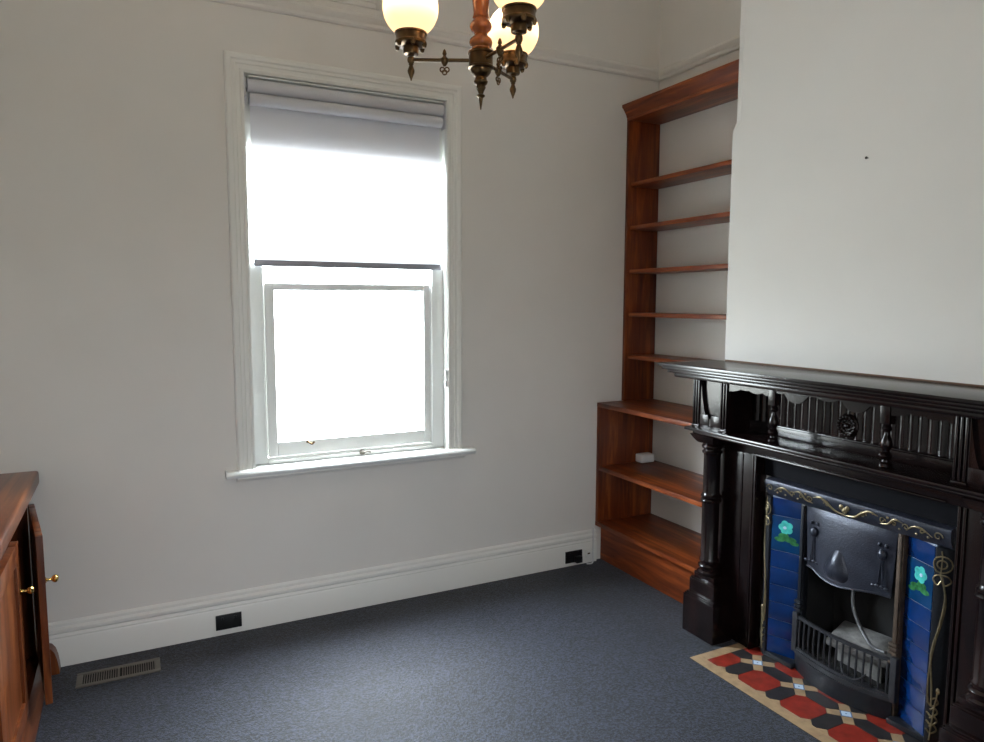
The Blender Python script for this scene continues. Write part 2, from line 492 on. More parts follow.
obj('transom_pane', MB().box(FX0 + .01, FX1 - .01, YW + .075, YW + .079, SZ1 + .002, 2.187), 'glass', win)
# glazing dark bead on the top of the pane
obj('glazing_bead', MB().box(.586, 1.314, YW + .052, YW + .063, 1.546, 1.5525, .001), 'bar', sash)
# sash lift & fastener & corner catch
l = MB()
l.lathe([(.013, 0), (.014, .004), (.011, .006), (.006, .008), (.006, .016), (.010, .019), (.009, .023)], (0, 0, 0), 16,
        T=Matrix.Translation((.978, YW + .025, .765)) @ Matrix.Rotation(R(90), 4, 'X'))
l.tube([(.978, YW + .006, .765), (1.000, YW + .004, .769), (1.016, YW + .008, .764)], .0045)
obj('window_fastener', l, 'vent', win)
l = MB()
l.tube([(.722, YW + .044, .835), (.735, YW + .036, .826), (.742, YW + .036, .824), (.752, YW + .036, .834)], .004)
l.box(.716, .728, YW + .043, YW + .047, .829, .842, .001)
obj('sash_hook', l, 'abrass', sash)
l = MB()
l.box(.63, .635, YW + .040, YW + .046, 1.585, 1.600, .001)
obj('screw', l, 'nail', sash)

# ------------------------------------------------------------------ roller blind
bl = thing('roller_blind', 'white double roller blind half lowered over the window', 'blind', (.94, YW + .02, 1.66))
BX0, BX1 = OX0 + .004, OX1 - .004
def roll(yc, zc, r, x0, x1):
    m = MB()
    m.lathe([(r, 0), (r, x1 - x0)], (0, 0, 0), 28, T=Matrix.Translation((x0, yc, zc)) @ Matrix.Rotation(R(90), 4, 'Y'))
    return m
obj('upper_roll', roll(YW + .005, 2.424, .028, BX0 + .014, BX1 - .014), 'roll', bl)
obj('headrail', MB().box(BX0 + .016, BX1 - .016, YW - .018, YW + .030, 2.4555, 2.4615, .002), 'trimw', bl)
obj('lower_roll', roll(YW + .002, 2.366, .026, BX0 + .022, BX1 - .022), 'roll', bl)
for x in (BX0, BX1 - .010):
    k = MB().box(x, x + .003, YW - .020, YW + .030, 2.335, 2.465, .001)
    k.box(x + .003, x + .010, YW - .012, YW + .020, 2.41, 2.44, .002).box(x + .003, x + .010, YW - .010, YW + .016, 2.352, 2.38, .002)
    obj('bracket', k, 'roll', bl)
YF = YW + .024
obj('fabric', MB().box(BX0 + .026, BX1 - .022, YF, YF + .0012, 1.680, 2.37), 'blind', bl)
obj('bottom_bar', MB().box(BX0 + .024, BX1 - .020, YF - .007, YF + .008, 1.652, 1.680, .003), 'bar', bl)
t = MB()
t.tube([(BX1 - .006, YW - .008, 2.34), (BX1 - .006, YW - .008, 1.10)], .0016, 6)
t.tube([(BX1 - .001, YW - .008, 2.34), (BX1 - .001, YW - .008, 1.10)], .0016, 6)
ch = obj('control_chain', t, 'whp', bl)
t = MB()
t.box(BX1 - .014, BX1 + .004, YW - .016, YW - .002, 1.125, 1.150, .003).box(BX1 - .014, BX1 + .004, YW - .016, YW - .002, 1.065, 1.095, .003)
t.box(BX1 - .008, BX1 + .002, YW - .012, YW - .004, 1.09, 1.13, .002)
obj('chain_tensioner', t, 'whp', ch)

# ------------------------------------------------------------------ power outlets etc. on the baseboard
YBF = YW - .022
def outlet(x, z, label):
    o = thing('power_outlet', label, 'power outlet', (x, YBF, z), 'black power outlets on the baseboard')
    obj('plate', MB().box(x - .055, x + .055, YBF - .008, YBF, z - .034, z + .034, .002), 'blk', o)
    for s in (-1, 1):
        k = MB()
        k.box(x + s * .027 - .005, x + s * .027 + .005, YBF - .011, YBF - .0075, z + .010, z + .024, .001)
        obj('switch', k, 'blk', o)
    return o
outlet(.336, .061, 'black double power outlet on the baseboard below the window\'s left edge')
o2 = outlet(2.188, .054, 'black power outlet on the baseboard beside the lower bookcase')
k = MB().box(2.185, 2.225, YBF - .040, YBF - .0115, .024, .060, .004)
o3 = tag(obj('plug', k, 'blk'), 'black plug in the outlet beside the lower bookcase', 'plug')
k = MB().box(2.262, 2.306, YBF - .014, YBF, .036, .078, .003)
ph = thing('phone_socket', 'small cream phone socket on the baseboard next to the bookcase', 'phone socket', (2.284, YBF, .036))
obj('box', k, 'trim', ph)
obj('jack', MB().box(2.276, 2.292, YBF - .0152, YBF - .0135, .056, .064), 'abrass', ph)
k = MB().tube([(2.318, YBF - .006, .205), (2.318, YBF - .007, .12), (2.316, YBF - .010, .05), (2.308, YBF - .022, .012), (2.29, YBF - .03, .005), (2.265, YBF - .022, .005)], .004, 8)
tag(obj('cable', k, 'whp'), 'thin white cable running down the corner by the bookcase', 'cable')

# ------------------------------------------------------------------ floor vent
v = thing('floor_vent', 'beige slotted floor vent in the carpet near the cabinet', 'floor vent', (-.10, 3.11, 0))
x0, x1, y0, y1 = -.252, .048, 3.054, 3.170
f = MB()
f.box(x0, x1, y0, y0 + .018, 0, .006, .002).box(x0, x1, y1 - .018, y1, 0, .006, .002)
f.box(x0, x0 + .022, y0 + .018, y1 - .018, 0, .006, .002).box(x1 - .022, x1, y0 + .018, y1 - .018, 0, .006, .002)
f.box(-.108, -.100, y0 + .018, y1 - .018, 0, .005, .001)
obj('frame', f, 'vent', v)
obj('duct_shade', MB().box(x0 + .02, x1 - .02, y0 + .016, y1 - .016, .0004, .0012), 'vshade', v)  # thin black sheet on the floor, painted as the shade below the slots
f = MB()
n = 30
for i in range(n):
    x = x0 + .028 + i * (x1 - x0 - .056) / (n - 1)
    if abs(x + .104) < .008: continue
    f.box(x - .0016, x + .0016, y0 + .019, y1 - .019, .0012, .0042)
obj('louvre', f, 'vent', v)

# ------------------------------------------------------------------ low cabinet at left
cb = thing('low_cabinet', 'orange-brown wooden low cabinet with ajar doors in the left corner', 'cabinet', (-.6, 2.74, 0))
CX = -.391    # carcass front
c = MB()
c.box(XL + .005, XL + .015, 2.22, 3.235, .06, .7715)
c.box(XL + .005, CX, 2.20, 2.22, .06, .7715).box(XL + .005, CX, 3.235, 3.255, .06, .7715)
c.box(XL + .015, CX, 2.22, 3.235, .06, .08)
c.box(CX - .02, CX, 2.22, 3.235, .706, .7715).box(CX - .02, CX, 2.22, 3.235, .08, .098)
c.box(CX - .02, CX, 3.215, 3.235, .098, .735).box(CX - .02, CX, 2.22, 2.275, .098, .735)
obj('carcass', c, 'cabz', cb)
obj('inner_shelf', MB().box(XL + .016, CX - .05, 2.221, 3.234, .40, .418), 'caby', cb)
obj('top', MB().box(XL + .004, -.350, 2.17, 3.270, .772, .829, .012, seg=3), 'caby', cb)
obj('base_moulding', MB().prism([(CX - .001, .0), (-.352, 0), (-.353, .030), (-.358, .055), (-.364, .078), (-.370, .092), (-.374, .104), (CX - .001, .104)], 'y', 2.19, 3.270), 'caby', cb)
obj('corner_block', MB().prism([(-.3515, 0), (-.316, 0), (-.318, .030), (-.322, .060), (-.330, .090), (-.342, .108), (-.3515, .112)], 'y', 3.215, 3.2715), 'cabz', cb)
def door(hinge_y, ang, w, sgn):
    # local frame: u along leaf from hinge, n = outward front
    T = Matrix.Translation((CX + .0015, hinge_y, 0)) @ Matrix.Rotation(ang, 4, 'Z')
    d = MB()
    # leaf runs along local +y*sgn, thickness local x 0..0.02
    def b(u0, u1, x0, x1, z0, z1, bev=.0):
        ya, yb = sorted((sgn * u0, sgn * u1))
        d.box(x0, x1, ya, yb, z0, z1, bev, T)
    b(0, .06, 0, .022, .108, .705, .002); b(w - .06, w, 0, .022, .108, .705, .002)
    b(.06, w - .06, 0, .022, .108, .17, .002); b(.06, w - .06, 0, .022, .64, .705, .002)
    b(.055, w - .055, .004, .013, .165, .645)
    o = obj('door', d, 'cabz', cb)
    kc = T @ Vector((.022, sgn * (w - .028), .54))
    k = MB()
    k.lathe([(.010, 0), (.011, .002), (.006, .005), (.0045, .012), (.005, .018), (.010, .022), (.0135, .028), (.0135, .033), (.009, .038), (.003, .040)], (0, 0, 0), 18,
            T=Matrix.Translation(kc) @ Matrix.Rotation(ang, 4, 'Z') @ Matrix.Rotation(R(90), 4, 'Y'))
    ko = obj('knob', k, 'brass', o); ko['label'] = 'round brass knob'
    return o
door(3.228, R(8.7), .470, -1)
door(2.278, R(-.4), .470, 1)

# ------------------------------------------------------------------ bookcases in the alcove
lo = thing('lower_bookcase', 'deep stained-pine lower bookcase filling the alcove beside the fireplace', 'bookcase', (2.54, 2.83, 0))
Y0, Y1 = 2.3655, YW - .001
FXL = 2.350
obj('side_panel', MB().box(FXL, XA - .002, Y1 - .024, Y1, .2325, .900, .001), 'pinez', lo)
for (z, nm) in ((.900, 'top'), (.536, 'shelf'), (.207, 'base_shelf')):
    if nm == 'top': obj(nm, MB().box(FXL - .002, XA - .002, Y0, Y1, z, z + .025, .003), 'piney', lo)
    elif nm == 'shelf': obj(nm, MB().box(FXL - .001, XA - .002, Y0, Y1 - .0245, z, z + .025, .003), 'piney', lo)
    else: obj(nm, MB().box(FXL - .002, XA - .002, Y0, Y1, z, z + .025, .003), 'piney', lo)
obj('kick_panel', MB().box(2.390, 2.410, Y0, Y1, 0, .2065), 'piney', lo)
obj('end_panel', MB().box(2.410, XA - .002, Y1 - .02, Y1, 0, .2065), 'pinez', lo)

up = thing('upper_bookcase', 'tall narrow stained-pine bookshelf standing on the lower bookcase', 'bookcase', (2.62, 2.83, .926))
UX = 2.520
obj('side_panel', MB().box(UX, XA - .002, Y1 - .022, Y1, .926, 2.50, .001), 'pinez', up)
obj('side_panel', MB().box(UX + .01, XA - .002, B1 + .001, B1 + .021, .926, 2.50, .001), 'pinez', up)
for z in (1.170, 1.412, 1.656, 1.900, 2.140):
    obj('shelf', MB().box(UX + .020, XA - .002, B1 + .022, Y1 - .0225, z, z + .022, .002), 'piney', up)
obj('head_board', MB().box(UX - .001, XA - .002, B1 + .001, Y1, 2.5005, 2.515, .001), 'piney', up)
cr = [(UX - .001, 2.5155), (UX - .004, 2.520), (UX - .006, 2.530), (UX - .016, 2.545), (UX - .028, 2.562), (UX - .036, 2.570), (UX - .036, 2.583), (UX + .05, 2.583), (UX + .05, 2.5155)]
obj('crown', MB().prism(cr, 'y', B1 + .001, YW - .0012), 'piney', up)

b = MB().box(2.605, 2.70, 3.200, 3.266, .5615, .612, .014, seg=4)
wb = thing('power_adapter', 'small grey-white plastic box on the lower bookcase shelf', 'plastic box', (2.665, 3.231, .5615))
obj('housing', b, 'whp', wb)
obj('pin', MB().box(2.700, 2.712, 3.224, 3.228, .58, .59), 'pipe', wb)
obj('pin', MB().box(2.700, 2.712, 3.236, 3.240, .58, .59), 'pipe', wb)

# ------------------------------------------------------------------ mantelpiece
CYM = 1.720
OPL, OPR = 2.100, 1.285
mp = thing('mantelpiece', 'dark mahogany mantelpiece with turned columns and overmantel around the fireplace', 'mantelpiece', (2.29, CY, 0))
XBm = XB - .0015
HY = .7075
# top shelf with stepped moulded edge
s = MB()
s.box(2.047, XBm, CYM - HY, CYM + HY, 1.219, 1.233, .004)
for (x, dy, za, zb, bv) in ((2.060, .012, 1.206, 1.2195, .005), (2.078, .028, 1.192, 1.2065, .006), (2.100, .048, 1.172, 1.1925, .008)):
    s.box(x, XBm, CYM - HY + dy, CYM + HY - dy, za, zb, bv)
obj('shelf', s, 'mahogy', mp)
obj('scribe_strip', MB().box(XBm - .010, XBm, CYM - .63, CYM + .63, 1.2335, 1.2395, .001), 'seal', mp)
# pedestal boxes of the overmantel, left and right
def pedestal(yc):
    m = MB()
    x0 = 2.220
    h = .1045
    m.box(x0 + .022, XBm, yc - h + .002, yc + h - .002, .946, 1.1715)           # core
    for sg in (-1, 1):                                            # fluted pilaster strips
        ys = sorted((yc + sg * h, yc + sg * (h - .046)))
        m.box(x0 + .006, x0 + .024, ys[0], ys[1], .946, 1.1715, .002)
        for k in range(3):
            y = ys[0] + .008 + k * .015
            m.box(x0 - .001, x0 + .008, y - .0045, y + .0045, .957, 1.160, .003)
        m.box(x0 - .002, x0 + .010, ys[0], ys[1], .946, .956, .002)
        m.box(x0 - .002, x0 + .010, ys[0], ys[1], 1.160, 1.1715, .002)
    # shaped apron at bottom of recess with U cut-out above
    pts = []
    hw = h - .046
    for k in range(13):
        t = -1 + 2 * k / 12
        pts.append((yc + hw * t, 0.990 + .155 * abs(t) ** 3.2))
    m.prism([(yc + hw, .946), *pts[::-1], (yc - hw, .946)], 'x', x0 + .006, x0 + .0225)
    p = obj('pedestal_box', m, 'mahog', mp)
    q = MB()
    q.box(x0 + .003, x0 + .0065, yc - hw, yc - .008, .950, 1.005, .001).box(x0 + .003, x0 + .0065, yc + .008, yc + hw, .950, 1.005, .001)
    obj('apron_panel', q, 'mahog', p)
for yc in (CYM + .5645, CYM - .5645): pedestal(yc)
# ledge below the overmantel
s = MB()
s.box(2.186, XBm, CYM - .682, CYM + .682, .930, .9455, .006)
s.box(2.198, XBm, CYM - .640, CYM + .640, .918, .9305, .005)
obj('ledge', s, 'mahogy', mp)
# overmantel back: bottom rail, reeded panel
IY0, IY1 = CYM - .460, CYM + .460
s = MB()
s.box(2.352, XBm, IY0, IY1, .9457, .984, .002).box(2.345, XBm, IY0, IY1, .984, .992, .003).box(2.350, XBm, IY0, IY1, 1.150, 1.1715)
obj('overmantel_rail', s, 'mahogy', mp)
s = MB()
n = 27
def reed(u, v):
    y = IY0 + (IY1 - IY0) * u
    ph = (u * n) % 1.0
    return Vector((2.370 - .007 * abs(sin(pi * u * n)), y, .992 + .158 * v))
s.grid(reed, n * 8, 1)
bm_ret = s
obj('reeded_panel', s, 'mahog', mp)
# carved rosette in the centre: concentric half-moon beads
s = MB()
rc = (2.357, CYM, 1.040)
for ring, (rr, nb, br) in enumerate(((.034, 16, .0065), (.020, 10, .005))):
    for k in range(nb):
        a_ = 2 * pi * k / nb
        s.ball((rc[0] - .004, rc[1] + rr * cos(a_), rc[2] + rr * sin(a_)), br, seg=10)
s.ball((rc[0] - .003, rc[1], rc[2]), .008, .011, .011, seg=12)
s.lathe([(.044, 0), (.044, .004), (.038, .007), (.028, .003), (.012, .003)], (0, 0, 0), 28, T=Matrix.Translation((rc[0] + .004, rc[1], rc[2])) @ Matrix.Rotation(R(-90), 4, 'Y'))
obj('rosette', s, 'mahog', mp)
# scalloped frieze under the shelf front, between boxes and balusters
BYo = .2345
def scallop(y0, y1, drops):
    # drops: (centre, half width, depth)
    pts = []
    N = 60
    for k in range(N + 1):
        y = y0 + (y1 - y0) * k / N
        z = 1.150
        for c_, hw, dp in drops:
            q = abs(y - c_) / hw
            if q < 1: z = min(z, 1.150 - dp * (1 - q ** 2.4))
        pts.append((y, z))
    return [(y1, 1.1715), (y0, 1.1715)] + pts
s = MB()
for sg in (1, -1):
    y0, y1 = sorted((CYM + sg * (BYo + .020), CYM + sg * .460))
    L = y1 - y0
    s.prism(scallop(y0, y1, [(y0 + L * .02, .035, .022), (y0 + L * .30, .050, .020), (y0 + L * .58, .050, .014), (y0 + L * .98, .075, .024)]), 'x', 2.226, 2.238)
s.prism(scallop(CYM - BYo + .020, CYM + BYo - .020, [(CYM + .125, .055, .034), (CYM - .01, .045, .010), (CYM - .125, .055, .034), (CYM + .20, .03, .006), (CYM - .2, .03, .006)]), 'x', 2.226, 2.238)
obj('scalloped_frieze', s, 'mahogy', mp)
bal = [(.017, 0), (.021, .004), (.021, .014), (.013, .020), (.012, .026), (.018, .032), (.021, .040), (.017, .048), (.011, .054), (.0115, .060),
       (.017, .068), (.0195, .080), (.017, .094), (.012, .106), (.0085, .116), (.009, .122), (.014, .127), (.016, .133), (.013, .140), (.010, .145), (.012, .150)]
for sg in (1, -1):
    c = (2.240, CYM + sg * BYo, .9457)
    m = MB().lathe(bal, c, 24)
    m.box(c[0] - .017, c[0] + .017, c[1] - .017, c[1] + .017, .9457 + .148, 1.1715, .002)
    obj('baluster', m, 'mahog', mp)
# lintel below ledge
OH = .402
s = MB()
s.box(2.314, XBm, CYM - .640, CYM + .640, .855, .9182, .002)
s.box(2.299, 2.315, CYM - .50, CYM + .50, .895, .9182, .006)
s.box(2.306, 2.3145, CYM - .40, CYM + .40, .855, .863, .003)
obj('lintel', s, 'mahogy', mp)
# jambs, column and plinths each side
for sg in (1, -1):
    def yy(a, b): return sorted((CYM + sg * a, CYM + sg * b))
    OH = OPL - CYM if sg > 0 else CYM - OPR
    a0, a1 = yy(OH, .6435)
    s = MB().box(2.320, XBm, a0, a1, .0062, .8548, .002)
    for (p, q, xx) in ((OH, OH + .010, 2.313), (OH + .016, OH + .026, 2.315), (OH + .075, OH + .083, 2.316)):
        y0, y1 = yy(p, q); s.box(xx, 2.321, y0, y1, .0062, .8548, .002)
    obj('jamb', s, 'mahog', mp)
    yc = CYM + sg * .579
    cx = 2.262
    # plinth: lower block with moulded cap, upper block, die
    s = MB()
    s.box(2.204, 2.3195, yc - .094, yc + .094, 0, .168, .002)
    for (d, za, zb) in ((.000, .168, .174), (.005, .174, .180), (.010, .180, .187)):
        s.box(2.204 + d, 2.3195, yc - .094 + d, yc + .094 - d, za, zb, .002)
    s.box(2.204 + .018, 2.3195, yc - .076, yc + .076, .187, .252, .002)
    s.box(2.204 + .022, 2.3195, yc - .072, yc + .072, .252, .258, .0025)
    s.box(2.204 + .030, 2.3195, yc - .060, yc + .060, .258, .285, .003)
    obj('plinth', s, 'mahog', mp)
    colp = [(.046, .285), (.050, .290), (.050, .299), (.044, .305), (.038, .309), (.038, .315), (.045, .320), (.047, .327), (.042, .334), (.036, .338), (.036, .344),
            (.042, .348), (.042, .355), (.037, .362), (.037, .610), (.038, .614), (.044, .618), (.046, .624), (.042, .631), (.038, .634), (.044, .638), (.044, .645), (.038, .652),
            (.036, .660), (.036, .828), (.038, .832), (.043, .836), (.044, .843), (.038, .848), (.036, .853), (.044, .858), (.047, .865), (.044, .872), (.040, .875), (.042, .880)]
    m = MB().lathe(colp, (cx, yc, 0), 32)
    obj('column', m, 'mahog', mp)
    m = MB()
    # block capital flaring up
    lv = [(.044, .880), (.050, .886), (.060, .900), (.070, .9178)]
    rg = []
    for h, z in lv:
        rg.append([m.bm.verts.new((cx + dx * h, yc + dy * h, z)) for dx, dy in ((-1, -1), (1, -1), (1, 1), (-1, 1))])
    for p, q in zip(rg, rg[1:]):
        for k in range(4): m.bm.faces.new((p[k], p[(k + 1) % 4], q[(k + 1) % 4], q[k]))
    m.bm.faces.new(rg[0][::-1]); m.bm.faces.new(rg[-1])
    obj('capital', m, 'mahog', mp)

# ------------------------------------------------------------------ hearth (tiled slab)
he = thing('hearth', 'tiled hearth with red octagons, black hexagons and buff border', 'hearth', (2.2, CY, 0))
HX0, HX1 = 2.042, 2.372
HHI, HLO = 2.167, 1.239
obj('slab', MB().box(HX0 + .001, HX1, HLO + .001, HHI - .001, 0, .003), 'tblk', he)
def clip(poly, x0, x1, y0, y1):
    def cl(p, ins, inter):
        out = []
        for i in range(len(p)):
            a, b = p[i - 1], p[i]
            if ins(b):
                if not ins(a): out.append(inter(a, b))
                out.append(b)
            elif ins(a): out.append(inter(a, b))
        return out
    def ix(v): return lambda a, b: (v, a[1] + (b[1] - a[1]) * (v - a[0]) / (b[0] - a[0]))
    def iy(v): return lambda a, b: (a[0] + (b[0] - a[0]) * (v - a[1]) / (b[1] - a[1]), v)
    p = poly
    for ins, inter in ((lambda q: q[0] >= x0, ix(x0)), (lambda q: q[0] <= x1, ix(x1)), (lambda q: q[1] >= y0, iy(y0)), (lambda q: q[1] <= y1, iy(y1))):
        if len(p) < 3: return []
        p = cl(p, ins, inter)
    return p
tl = MB()
TX0, TX1, TY0, TY1 = HX0 + .052, HX1 - .002, HLO + .048, HHI - .048
def tile(poly, mi, dz=0.0, inset=.0009):
    cx_ = sum(p[0] for p in poly) / len(poly); cy_ = sum(p[1] for p in poly) / len(poly)
    p = clip(poly, TX0, TX1, TY0, TY1)
    if len(p) < 3: return
    area = abs(sum(p[i - 1][0] * p[i][1] - p[i][0] * p[i - 1][1] for i in range(len(p)))) / 2
    if area < 2e-5: return
    mx_ = sum(q[0] for q in p) / len(p); my_ = sum(q[1] for q in p) / len(p)
    k = 1 - .02
    p = [(mx_ + (q[0] - mx_) * k, my_ + (q[1] - my_) * k) for q in p]
    tl.mat(mi).prism(p, 'z', .0032, .0046 + dz)
PT = .2055
HA, HC = .0685, .0255
for i in range(-1, 3):
    for j in range(-3, 4):
        cx_, cy_ = 2.160 + i * PT, CY + j * PT
        A, Cc = HA, HC
        tile([(cx_ + x, cy_ + y) for x, y in ((A, A - Cc), (A - Cc, A), (Cc - A, A), (-A, A - Cc), (-A, Cc - A), (Cc - A, -A), (A - Cc, -A), (A, Cc - A))], 0)
        # black hexes between neighbours
        g = PT / 2 - A; t1 = A - Cc; t2 = PT / 2 - .0275
        hx = [(t2, 0), (t1, g), (-t1, g), (-t2, 0), (-t1, -g), (t1, -g)]
        tile([(cx_ + x, cy_ + PT / 2 + y) for x, y in hx], 1)
        tile([(cx_ + PT / 2 + y, cy_ + x) for x, y in hx], 1)
        # small blue and white square with four buff arms
        wx, wy = cx_ + PT / 2, cy_ + PT / 2
        d = .0275
        tile([(wx + d, wy), (wx, wy + d), (wx - d, wy), (wx, wy - d)], 4)
        d2 = .0215
        p = clip([(wx + d2, wy), (wx, wy + d2), (wx - d2, wy), (wx, wy - d2)], TX0, TX1, TY0, TY1)
        if len(p) > 2: tl.mat(3).prism(p, 'z', .0046, .0050)
        d3 = .004
        p = clip([(wx + d3, wy), (wx, wy + d3), (wx - d3, wy), (wx, wy - d3)], TX0, TX1, TY0, TY1)
        if len(p) > 2: tl.mat(4).prism(p, 'z', .0050, .0053)
        for qx, qy in ((1, 1), (-1, 1), (-1, -1), (1, -1)):
            a_ = (wx + qx * d, wy); b_ = (wx, wy + qy * d)
            e_ = (wx + qx * (PT / 2 - A), wy + qy * (PT / 2 - A + Cc)); f_ = (wx + qx * (PT / 2 - A + Cc), wy + qy * (PT / 2 - A))
            tile([a_, f_, e_, b_], 2)
# border
for (xa, xb, ya, yb) in ((HX0, TX0, HLO, HHI), (TX0, HX1, TY1, HHI), (TX0, HX1, HLO, TY0)):
    ln = 5 if yb - ya > .3 else 2
    if yb - ya > .3:
        for k in range(6):
            y0 = ya + (yb - ya) * k / 6; y1 = ya + (yb - ya) * (k + 1) / 6
            tl.mat(2).box(xa, xb - .0012, y0 + .0006, y1 - .0006, .0032, .0046)
    else:
        for k in range(2):
            x0 = xa + (xb - xa) * k / 2; x1 = xa + (xb - xa) * (k + 1) / 2
            tl.mat(2).box(x0 + .0006, x1 - .0006, ya + .0006, yb - .0006, .0032, .0046)
obj('tiles', tl, ['tred', 'tblk', 'tbge', 'twht', 'tblu'], he, smooth=False)

# ------------------------------------------------------------------ cast iron fire insert
fi = thing('fireplace_insert', 'black cast-iron fireplace insert with blue tiles inside the mantelpiece', 'fireplace', (2.36, CY, .004))
ZB = .0065
# slip panel between timber and iron
s = MB()
s.box(2.366, XBm, OPR + .001, OPL - .001, .770, .8545)
obj('slate_slip', s, 'slip', fi)
# top bar: slanted, convex
s = MB()
bar = [(2.376, .768), (2.345, .768), (2.336, .762), (2.333, .750), (2.336, .728), (2.345, .708), (2.352, .698), (2.376, .694)]
s.prism(bar, 'y', CY - .385, CY + .368)
tb = obj('top_bar', s, 'ironb', fi)
# gilded scrolls on the bar
def on_bar(y, t):
    # t 0..1 from bottom to top of bar
    z = .708 + .046 * t
    kn = [(.694, 2.356), (.698, 2.352), (.708, 2.345), (.728, 2.336), (.750, 2.333), (.762, 2.336), (.78, 2.345)]
    x = 2.345
    for (za, xa), (zb, xb) in zip(kn, kn[1:]):
        if za <= z <= zb: x = xa + (xb - xa) * (z - za) / (zb - za)
    x -= .0015
    return (x, y, z)
g = MB()
def scroll(yc, sg, sc=1.0):
    pts = []
    for k in range(12):
        a_ = k * .62
        rr = .016 * sc * (1 - k / 14)
        pts.append(on_bar(yc + sg * rr * cos(a_), .5 + rr * sin(a_) / .046))
    g.tube(pts, .0022, 6)
for sg in (1, -1):
    scroll(CY + sg * .345, sg, 1.0)
    scroll(CY + sg * .235, -sg, .75)
    scroll(CY + sg * .150, sg, .8)
    scroll(CY + sg * .292, sg, .55)
    scroll(CY + sg * .192, -sg, .6)
    scroll(CY + sg * .075, sg, .85)
    for q_ in (.31, .27, .21, .17, .115): g.ball(on_bar(CY + sg * q_, .2 if q_ > .2 else .85), .003, .005, .004, seg=8)
    g.tube([on_bar(CY + sg * (.325), .3), on_bar(CY + sg * .29, .75), on_bar(CY + sg * .26, .7), on_bar(CY + sg * .235, .25)], lambda t: .0012 + .003 * sin(pi * t), 6)
    g.tube([on_bar(CY + sg * .225, .75), on_bar(CY + sg * .195, .85), on_bar(CY + sg * .17, .35), on_bar(CY + sg * .14, .2)], lambda t: .0012 + .003 * sin(pi * t), 6)
    g.tube([on_bar(CY + sg * .135, .75), on_bar(CY + sg * .10, .9), on_bar(CY + sg * .07, .55), on_bar(CY + sg * .04, .1), on_bar(CY, -.05)], lambda t: .0015 + .004 * sin(pi * t), 6)
    g.ball(on_bar(CY + sg * .012, .62), .006, .010, .011, seg=10)
g.ball(on_bar(CY, .38), .006, .012, .013, seg=10)
sc = obj('gilded_scrollwork', g, 'gold', tb)
# convex side strips and their gilded stems
for sg in (1, -1):
    s = MB()
    pr = [(2.344, CY + sg * .335), (2.336, CY + sg * .340), (2.335, CY + sg * .347), (2.342, CY + sg * .362), (2.356, CY + sg * .380), (2.370, CY + sg * .396), (2.378, CY + sg * .396), (2.378, CY + sg * .335)]
    s.prism(pr, 'z', ZB, .694)
    ss = obj('side_strip', s, 'iron', fi)
    def st(off, z): # off 0..1 across strip outward
        y = CY + sg * (.338 + .045 * off)
        kn = [(.330, 2.338), (.340, 2.336), (.347, 2.335), (.362, 2.342), (.380, 2.356), (.396, 2.370)]
        d_ = .338 + .045 * off; x = 2.336
        for (da, xa), (db, xb) in zip(kn, kn[1:]):
            if da <= d_ <= db: x = xa + (xb - xa) * (d_ - da) / (db - da)
        return (x - .0015, y, z)
    g = MB()
    g.tube([st(.45, .725 - .04), st(.5, .66), st(.45, .60)], .0024, 6)
    for cz, rr in ((.640, .024), (.640, .012)):
        g.tube([(st(.5 + (rr / .045) * cos(a_), 0)[0], st(.5 + (rr / .045) * cos(a_), 0)[1], cz + rr * 1.15 * sin(a_)) for a_ in [k * 2 * pi / 12 for k in range(13)]], .0026, 6)
    for q in (-1, 1):
        g.tube([st(.5, .605), st(.5 + .35 * q, .600), st(.5 + .5 * q, .584), st(.5 + .2 * q, .570), st(.5, .585)], .0026, 6)
    g.tube([st(.5, .60), st(.75, .53), st(.55, .43), st(.2, .33), st(.35, .22), st(.4, .15)], .003, 6)
    g.tube([st(.55, .60), st(.8, .50), st(.35, .36), st(.12, .26), st(.18, .17), st(.4, .15)], .003, 6)
    for cz in (.150, .115, .085, .055):
        g.tube([st(.15, cz + .012), st(.45, cz), st(.75, cz + .014), st(.6, cz + .03), st(.35, cz + .022)], .003, 6)
    g.ball(st(.7, .205), .004, .008, .012, seg=8)
    g.tube([st(.7, .20), st(.55, .13), st(.4, .03)], .003, 6)
    obj('gilded_stem', g, 'gold', ss)

